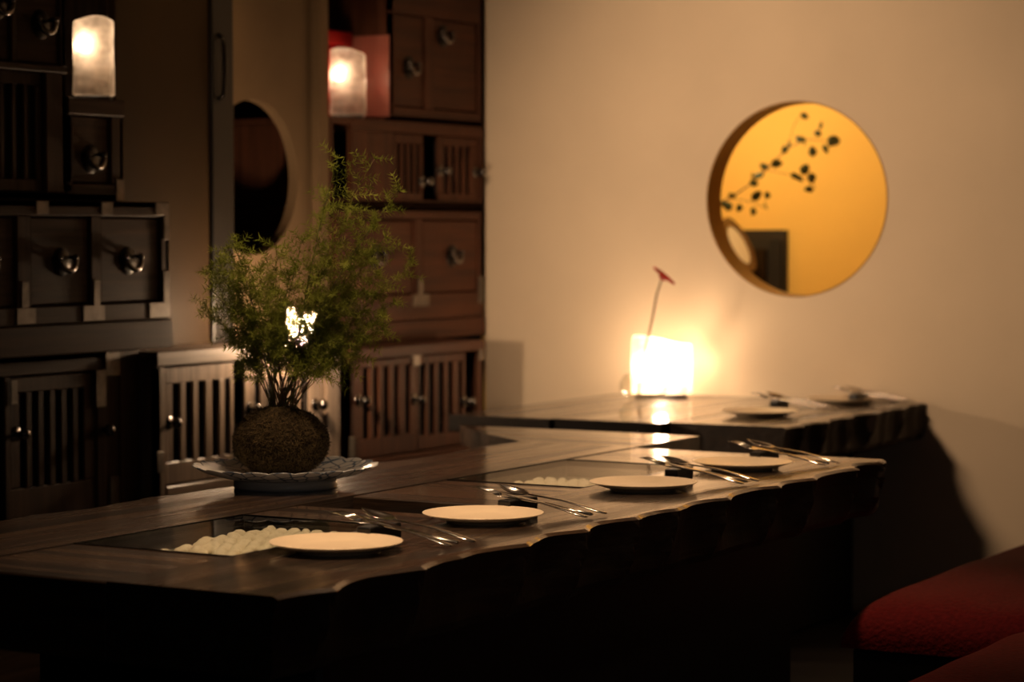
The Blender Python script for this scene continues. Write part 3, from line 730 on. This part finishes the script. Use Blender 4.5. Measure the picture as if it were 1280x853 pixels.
# ------------------------------------------------------------------ glass block lamps
def glass_lamp(name, label, loc, rz, wd, th, ht, bulb_off, bulb_r, strength, col, seed):
    q_ = random.Random(seed)
    emit('bulb_%d' % seed, col, strength)
    t = thing(name, label, 'lamp', loc, 'glowing glass block lamps', rz)
    def B(mb, nm, mat, sm=True):
        o_ = MB().add([(v[0] + loc[0], v[1] + loc[1], v[2] + loc[2]) for v in mb.v], mb.f).build(nm, mat, t, sm); return o_
    bm = bmesh.new(); bmesh.ops.create_cube(bm, size=1)
    for v in bm.verts: v.co = (v.co.x * wd, v.co.y * th, v.co.z * ht + ht / 2 + .012)
    bmesh.ops.bevel(bm, geom=list(bm.edges), offset=.006, segments=2, profile=.5, affect='EDGES')
    bmesh.ops.subdivide_edges(bm, edges=[e for e in bm.edges if e.calc_length() > .04], cuts=5, use_grid_fill=True)
    for v in bm.verts:
        nz_ = mn.noise(Vector((v.co.x * 14 + seed, v.co.y * 14, v.co.z * 9)))
        zf = v.co.z / ht
        v.co.x *= 1 + .05 * nz_ + .05 * (1 - zf); v.co.y *= 1 + .06 * nz_
        if zf > .8: v.co.z += .010 * math.sin(v.co.x / wd * 4 + seed) - .05 * (v.co.x) - .004
    bm.verts.index_update()
    mb = MB().add([v.co.copy() for v in bm.verts], [[k.index for k in f.verts] for f in bm.faces]); bm.free()
    B(mb, 'glass_block', 'frosted_glass')
    B(MB().box(-wd * .46, wd * .46, -th * .46, th * .46, 0, .012, .003), 'base', 'lamp_base', False)
    bx, bz = bulb_off
    B(MB().lathe([(.0005, -bulb_r * 1.2)] + [(bulb_r * math.sin(PI * k / 10), -bulb_r * 1.3 * math.cos(PI * k / 10)) for k in range(1, 10)] + [(.0005, bulb_r * 1.3)], (bx, 0, bz), 14), 'bulb', 'bulb_%d' % seed)
    B(MB().tube([(bx, 0, .012), (bx, 0, bz - bulb_r * 1.25)], .006, 8), 'bulb_holder', 'lamp_base')
    return t
LC = (1.0, .72, .47); LD = (1.0, .73, .49)
glass_lamp('glass_lamp', 'leftmost glowing wavy glass block lamp on the small drawer chest', (-4.385, 5.305, 1.660), HEAD, .105, .062, .218, (-.025, .155), .016, 46, LD, 1)
glass_lamp('glass_lamp', 'glowing glass block lamp on the right chest tower before a red box', (-4.575, 6.868, 1.676), HEAD, .118, .062, .222, (-.030, .15), .016, 46, LD, 2)
glass_lamp('glass_lamp', 'brightest glass block lamp on the far table against the wall', (-3.715, 7.53, TZ), R(20), .20, .08, .19, (.0, .10), .024, 340, LC, 3)
ls = thing('lamp_stand', 'thin iron stand holding the lamp hidden behind the fern', 'lamp stand', (-4.225, 6.085, 0))
MB().lathe([(.0005, 0), (.085, 0), (.085, .008), (.02, .016), (.0005, .016)], (-4.225, 6.085, 0), 32).build('base', 'iron', ls, True)
MB().tube([(-4.225, 6.085, .014), (-4.225, 6.085, .921)], .0045, 8).build('pole', 'iron', ls, True)
MB().lathe([(.0005, .917), (.04, .917), (.042, .925), (.0005, .925)], (-4.225, 6.085, 0), 24).build('tray', 'iron', ls, True)
glass_lamp('glass_lamp', 'glass block lamp glowing through the leaves of the fern', (-4.225, 6.085, .925), HEAD, .085, .066, .12, (.0, .068), .029, 1150, LC, 4)

rb = thing('red_box', 'red lacquered box behind the lamp on the right chest tower', 'box', (-4.70, 6.93, 1.676))
box('body', 'red_lacquer', rb, -4.80, -4.665, 6.80, 7.03, 1.676, 1.93, bev=.01, seg=2)
box('lid', 'red_lacquer', rb, -4.805, -4.66, 6.795, 7.034, 1.932, 1.985, bev=.01, seg=2)

# ------------------------------------------------------------------ vase with a red flower
VX, VY = -3.69, 7.345
vase = thing('glass_vase', 'small round clear glass vase on the far table', 'vase', (VX, VY, TZ))
MB().lathe([(.0005, 0), (.045, 0), (.070, .012), (.085, .038), (.082, .062), (.068, .085), (.062, .092), (.059, .092), (.065, .084), (.079, .062), (.081, .038), (.066, .016), (.042, .007), (.0005, .006)], (VX, VY, TZ), 40).build('bowl', 'clear_glass', vase, True)
fl = thing('flower', 'single red daisy flower leaning on a long stem in the glass vase', 'flower', (VX - .015, VY, TZ + .012))
sp = [(VX - .02, VY, TZ + .012), (VX - .012, VY, TZ + .07), (VX + .005, VY, TZ + .17), (VX + .032, VY, TZ + .28), (VX + .048, VY, TZ + .36), (VX + .066, VY, TZ + .41)]
sp = [(x + .0, y, z) for x, y, z in sp]
MB().tube(sp, [.0042, .004, .0038, .0036, .0034, .003], 8).build('stem', 'stem_brown', fl, True)
fc = Vector((VX + .070, VY, TZ + .418)); ax = (RT * .62 + Vector((0, 0, .78)) - FW * .16).normalized(); a_ = ax.orthogonal().normalized(); b_ = ax.cross(a_)
ctr = MB().lathe([(.0005, .010), (.008, .008), (.011, .002), (.008, -.004), (.003, -.008)], (0, 0, 0), 14)
MB().add([fc + a_ * v[0] + b_ * v[1] + ax * v[2] for v in ctr.v], ctr.f).build('flower_centre', 'petal_red', fl, True)
for k in range(18):
    g = 2 * PI * k / 18; d_ = a_ * math.cos(g) + b_ * math.sin(g); s_ = ax.cross(d_)
    st = [(.006, .004, -.006), (.018, .0068, .004), (.034, .0068, .010), (.047, .001, .008)]
    vs_, fs_ = [], []
    for (r_, hw, z_) in st:
        for e in (.0018, -.0018):
            vs_ += [fc + d_ * r_ - s_ * hw + ax * (z_ + e), fc + d_ * r_ + s_ * hw + ax * (z_ + e)]
    for i in range(3):
        o_ = i * 4; fs_ += [(o_, o_ + 1, o_ + 5, o_ + 4), (o_ + 2, o_ + 6, o_ + 7, o_ + 3), (o_, o_ + 4, o_ + 6, o_ + 2), (o_ + 1, o_ + 3, o_ + 7, o_ + 5)]
    MB().add(vs_, fs_).build('petal', 'petal_red', fl)

# ------------------------------------------------------------------ benches with red cushions
def bench(x0, x1, y0, y1, label, seed):
    t = thing('bench', label, 'bench', ((x0 + x1) / 2, (y0 + y1) / 2, 0), 'red cushioned benches')
    box('base', 'base_black', t, x0 + .02, x1 - .02, y0 + .02, y1 - .02, 0, .30, bev=.01)
    nx, ny = 22, 44
    vs_, fs_ = [], []
    def H(u, v):
        e = (1 - abs(2 * u - 1) ** 9) * (1 - abs(2 * v - 1) ** 16)
        return .30 + .02 + .10 * max(0, e) ** .5 + .006 * mn.noise(Vector((u * 3 + seed, v * 6, 0)))
    for j in range(ny + 1):
        for i in range(nx + 1):
            u, v = i / nx, j / ny
            u = .5 - .5 * math.cos(PI * u); v = .5 - .5 * math.cos(PI * v)
            vs_.append((x0 + (x1 - x0) * u, y0 + (y1 - y0) * v, H(u, v)))
    for j in range(ny):
        for i in range(nx):
            a = j * (nx + 1) + i; fs_.append((a, a + 1, a + nx + 2, a + nx + 1))
    n0 = len(vs_)
    ring = [i for i in range(nx + 1)] + [j * (nx + 1) + nx for j in range(1, ny + 1)] + [ny * (nx + 1) + i for i in range(nx - 1, -1, -1)] + [j * (nx + 1) for j in range(ny - 1, 0, -1)]
    for r_ in ring: vs_.append((vs_[r_][0], vs_[r_][1], .301))
    for k in range(len(ring)):
        k2 = (k + 1) % len(ring); fs_.append((ring[k], n0 + k, n0 + k2, ring[k2]))
    MB().add(vs_, fs_).build('cushion', 'red_cloth', t, True)
bench(-2.17, -1.66, 5.37, 7.30, 'bench with dark red cushion by the wall at the far table end', 1)
bench(-1.71, -1.20, 3.60, 5.27, 'red cushioned bench nearest the camera at the lower right corner', 2)
